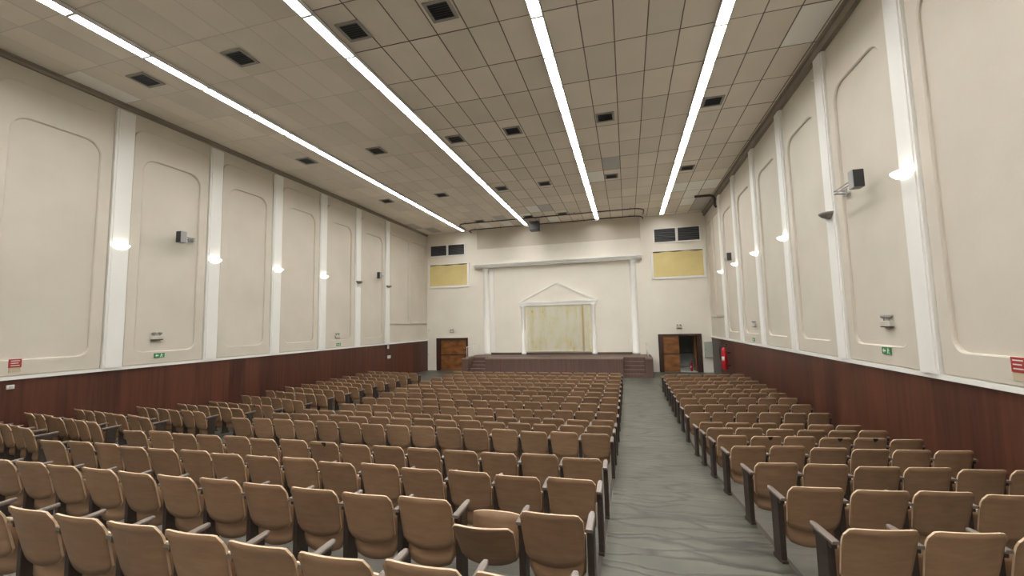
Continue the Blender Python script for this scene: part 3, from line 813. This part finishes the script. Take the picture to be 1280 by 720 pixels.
# ------------------------------------------------------------------ theatre chairs
def sheet(bm, f, nu, nv, t):
    """curved board: f(u, v) rear face, t thickness towards +Y; rim gets material 1"""
    A = [[bm.verts.new(f(i/nu*2-1, j/nv)) for i in range(nu+1)] for j in range(nv+1)]
    B = [[bm.verts.new(Vector(f(i/nu*2-1, j/nv)) + Vector((0, t, 0))) for i in range(nu+1)] for j in range(nv+1)]
    for j in range(nv):
        for i in range(nu):
            a = bm.faces.new((A[j][i], A[j][i+1], A[j+1][i+1], A[j+1][i])); a.smooth = True
            b = bm.faces.new((B[j][i], B[j+1][i], B[j+1][i+1], B[j][i+1])); b.smooth = True
    def rim(p, q, r, s): bm.faces.new((p, q, r, s)).material_index = 1
    for i in range(nu):
        rim(A[0][i], B[0][i], B[0][i+1], A[0][i+1]); rim(A[nv][i], A[nv][i+1], B[nv][i+1], B[nv][i])
    for j in range(nv):
        rim(A[j][0], A[j+1][0], B[j+1][0], B[j][0]); rim(A[j][nu], B[j][nu], B[j+1][nu], A[j+1][nu])
BT = math.tan(math.radians(14))
def back_f(u, v):
    w = .212 + .012*min(1, v*1.5)
    a = abs(u)
    cb = max(0, (a-.80)/.20)
    zb = .280 + .045*a**2.0 + .035*cb**2
    c = max(0, (a-.78)/.22)
    zt = .702 - .006*u*u - .045*c**2.6
    z = zb + (zt-zb)*v
    y = -.032*(1-u*u) - (z-.30)*BT - .014*max(0, (v-.8)/.2)**2
    return (w*u, y, z)
def seat_f(u, v):
    a = abs(u)
    zb = .135 + .045*a**2 + .05*max(0, (a-.75)/.25)**2
    zt = .500 - .03*a**3
    z = zb + (zt-zb)*v
    return (.208*u, .045 + (z-.135)*.16 - .026*(1-u*u), z)
me_cache = {}
def mesh_once(name, mats, fn):
    if name not in me_cache:
        bm = bmesh.new(); fn(bm); bmesh.ops.recalc_face_normals(bm, faces=list(bm.faces))
        me = bpy.data.meshes.new(name); bm.to_mesh(me); bm.free()
        for m in mats: me.materials.append(M[m])
        me_cache[name] = me
    return me_cache[name]
def leg_fn(bm):
    bevel_box(bm, -.024, .024, .0, .135, .02, .56, .006)
    bevel_box(bm, -.026, .026, -.02, .16, -.008, .03, .006)
    bevel_box(bm, -.018, .018, -.04, .17, .52, .56, .006)
def arm_fn(bm):
    n = 8; secs = []
    for i in range(n+1):
        t = i/n; y = -.065 + .275*t; z = .558 + .010*t
        w = .026*(1 - .45*max(0, (t-.8)/.2)**2)
        secs.append([bm.verts.new((a*w, y, z+h)) for a, h in ((-1,0),(-1,.016),(-.75,.022),(.75,.022),(1,.016),(1,0))])
    for p, q in zip(secs, secs[1:]):
        for k in range(6): bm.faces.new((p[k], p[(k+1) % 6], q[(k+1) % 6], q[k]))
    bm.faces.new(secs[0]); bm.faces.new(secs[-1][::-1])
me_back = mesh_once('backrest', ['ply', 'ply_edge'], lambda bm: sheet(bm, back_f, 16, 8, .015))
me_seat = mesh_once('seat', ['ply', 'ply_edge'], lambda bm: sheet(bm, seat_f, 10, 6, .018))
me_leg = mesh_once('leg', ['post'], leg_fn)
me_arm = mesh_once('armrest', ['arm'], arm_fn)
def chip_fn(bm):
    for (x0, x1, z0, z1) in ((-.03, .04, .735, .80),):
        pts = [back_f(u, v) for u, v in ((.0, .985), (.22, .985), (.20, .90), (.12, .84), (.05, .90))]
        a = [bm.verts.new((x, y-.003, z)) for x, y, z in pts]; b = [bm.verts.new((x, y+.004, z)) for x, y, z in pts]
        bm.faces.new(a); bm.faces.new(b[::-1])
        for i in range(5): bm.faces.new((a[i], b[i], b[(i+1) % 5], a[(i+1) % 5]))
me_chip = mesh_once('worn_patch', ['dark_void'], chip_fn)
PITCHX = .5
proto = None
def make_proto(label, group):
    e = empty('theater_seat', label, 'theatre seat', group=group)
    for nm, me in (('backrest', me_back), ('seat', me_seat), ('leg', me_leg), ('armrest', me_arm)):
        o = bpy.data.objects.new(nm, me); C.objects.link(o); o.parent = e
        if nm in ('leg', 'armrest'): o.location.x = -PITCHX/2
    return e

CEN_Y = [2.0, 3.0, 3.95, 4.95, 6.85, 7.85, 8.75, 10.2, 11.2, 12.15, 13.05, 13.85, 14.8, 15.82, 16.9, 17.95]
RIG_Y = [3.30, 4.28, 5.28, 6.43, 7.41, 8.32, 9.18, 10.48, 11.42, 12.35, 13.15, 13.9, 14.8, 15.7, 16.6, 17.6]
LEF_Y = [4.60, 5.50, 6.35, 7.45, 8.45, 9.35, 10.45, 11.42, 12.27, 13.05, 13.85, 14.65, 15.48, 16.4, 17.35]
CEN_X = -.57; RIG_X = 1.49; LEF_X = -9.45
A_L, A_R = math.radians(-11), math.radians(8.5)
cands = []
CHIP = {('middle', 3, 7), ('right', 4, 1), ('right', 4, 3), ('right', 4, 4), ('left', 5, 1)}
for r, y in enumerate(CEN_Y):
    for k in range(15): cands.append(('middle', r, k, CEN_X-k*PITCHX, y+.13, 0.0, k == 0, False, k == 14))
for r, y in enumerate(RIG_Y):
    for k in range(6): cands.append(('right', r, k, RIG_X+k*PITCHX*math.cos(A_R), y+.13+k*PITCHX*math.sin(A_R), A_R, k == 5, k == 0, False))
for r, y in enumerate(LEF_Y):
    for k in range(7 if r < 3 else 6): cands.append(('left', r, k, LEF_X-k*PITCHX*math.cos(A_L), y+.13-k*PITCHX*math.sin(A_L), A_L, k == 0, False, False))
vis = []
for c in cands:
    p = pixel(c[3], c[4], floor_z(c[4])+.5)
    q = pixel(c[3], c[4]-.1, floor_z(c[4])+.7)
    if p is None or q is None: continue
    if q[0] < -45 or q[0] > 1335 or q[1] > 745: continue
    vis.append((p[2]**2 + .0001*c[3]**2, c))
vis.sort(key=lambda t: t[0])
single, rest = vis[:300], vis[300:]
AISLE = {'middle': 'slate aisle', 'right': 'slate aisle', 'left': 'left aisle'}
for _, (blk, r, k, x, y, rz, last, first, _e) in single:
    g = 'folding seats of the %s block' % blk
    lab = 'brown folding seat, %s block, %s row from near end, %s from %s' % (blk, ORD[r], ORD[k], AISLE[blk])
    drop = (blk, r, k) == ('middle', 1, 1)
    chip = (blk, r, k) in CHIP
    if drop: lab = 'brown seat with collapsed sagging back, second from slate aisle in a near row'
    if chip: lab = 'seat with dark chipped top edge, %s block, %s row from near end, %s from aisle' % (blk, ORD[r], ORD[k])
    if proto is None:
        proto = make_proto(lab, g); e = proto
    else:
        e = proto.copy(); C.objects.link(e); e['label'] = lab; e['group'] = g
        for nm, me in (('backrest', me_back), ('seat', me_seat), ('leg', me_leg), ('armrest', me_arm)):
            o = bpy.data.objects.new(nm, me); C.objects.link(o); o.parent = e
            if nm in ('leg', 'armrest'): o.location.x = -PITCHX/2
    e.location = (x, y, floor_z(y)); e.rotation_euler = (0, 0, rz + random.uniform(-.012, .012))
    if last:                                           # closing standard at the end of the row
        for nm, me in (('leg', me_leg), ('armrest', me_arm)):
            o = bpy.data.objects.new(nm, me); C.objects.link(o); o.parent = e; o.location.x = PITCHX/2
    for ch in e.children:
        if ch.name.startswith('backrest'):
            ch.rotation_euler = (random.uniform(-.03, .03), random.uniform(-.012, .012), 0)
            if drop: ch.location = (0, .30*math.sin(.30), .30*(1-math.cos(.30))-.045); ch.rotation_euler = (.30, 0, .05)
            if chip:
                o = bpy.data.objects.new('worn_patch', me_chip); C.objects.link(o); o.parent = ch; o.scale = (1.5 if k else 1.7, 1, 1)
        if ch.name.startswith('seat'):
            ch.rotation_euler = (random.uniform(-.04, .02), 0, 0)
            if drop: ch.location = (0, .10, .03)
# every further seat, too small in the photo to tell apart: one mesh
bm = bmesh.new()
for _, (blk, r, k, x, y, rz, last, first, _e) in rest:
    T = Matrix.Translation((x, y, floor_z(y))) @ Matrix.Rotation(rz, 4, 'Z')
    for me, dx, off in ((me_back, 0, 0), (me_seat, 0, 0), (me_leg, -.25, 2), (me_arm, -.25, 3)) + (((me_leg, .25, 2), (me_arm, .25, 3)) if last else ()):
        n0 = len(bm.verts); f0 = len(bm.faces)
        bm.from_mesh(me); bm.verts.ensure_lookup_table(); bm.faces.ensure_lookup_table()
        TT = T @ Matrix.Translation((dx, 0, 0))
        for v in bm.verts[n0:]: v.co = TT @ v.co
        if off:
            for f in bm.faces[f0:]: f.material_index = off
if rest:
    o = obj('theater_seats', bm, ['ply', 'ply_edge', 'post', 'arm'], recalc=False)
    tag(o, 'brown folding seats of the distant rows nearest the stage', 'theatre seats', 'folding seats nearest the stage', 'stuff')
print('SEATS', len(single), len(rest), 'limit depth', math.sqrt(single[-1][0]))

# ------------------------------------------------------------------ light, view
w = bpy.data.worlds.new('world'); SC.world = w; w.use_nodes = True
w.node_tree.nodes['Background'].inputs['Color'].default_value = (.9, .95, 1, 1)
w.node_tree.nodes['Background'].inputs['Strength'].default_value = .05
SC.view_settings.view_transform = 'Standard'; SC.view_settings.look = 'None'
SC.view_settings.gamma = 1; SC.view_settings.use_curve_mapping = False
SC.view_settings.exposure = 0.0
SC.cycles.use_denoising = True
SC.cycles.max_bounces = 10; SC.cycles.diffuse_bounces = 7
SC.cycles.sample_clamp_indirect = 8
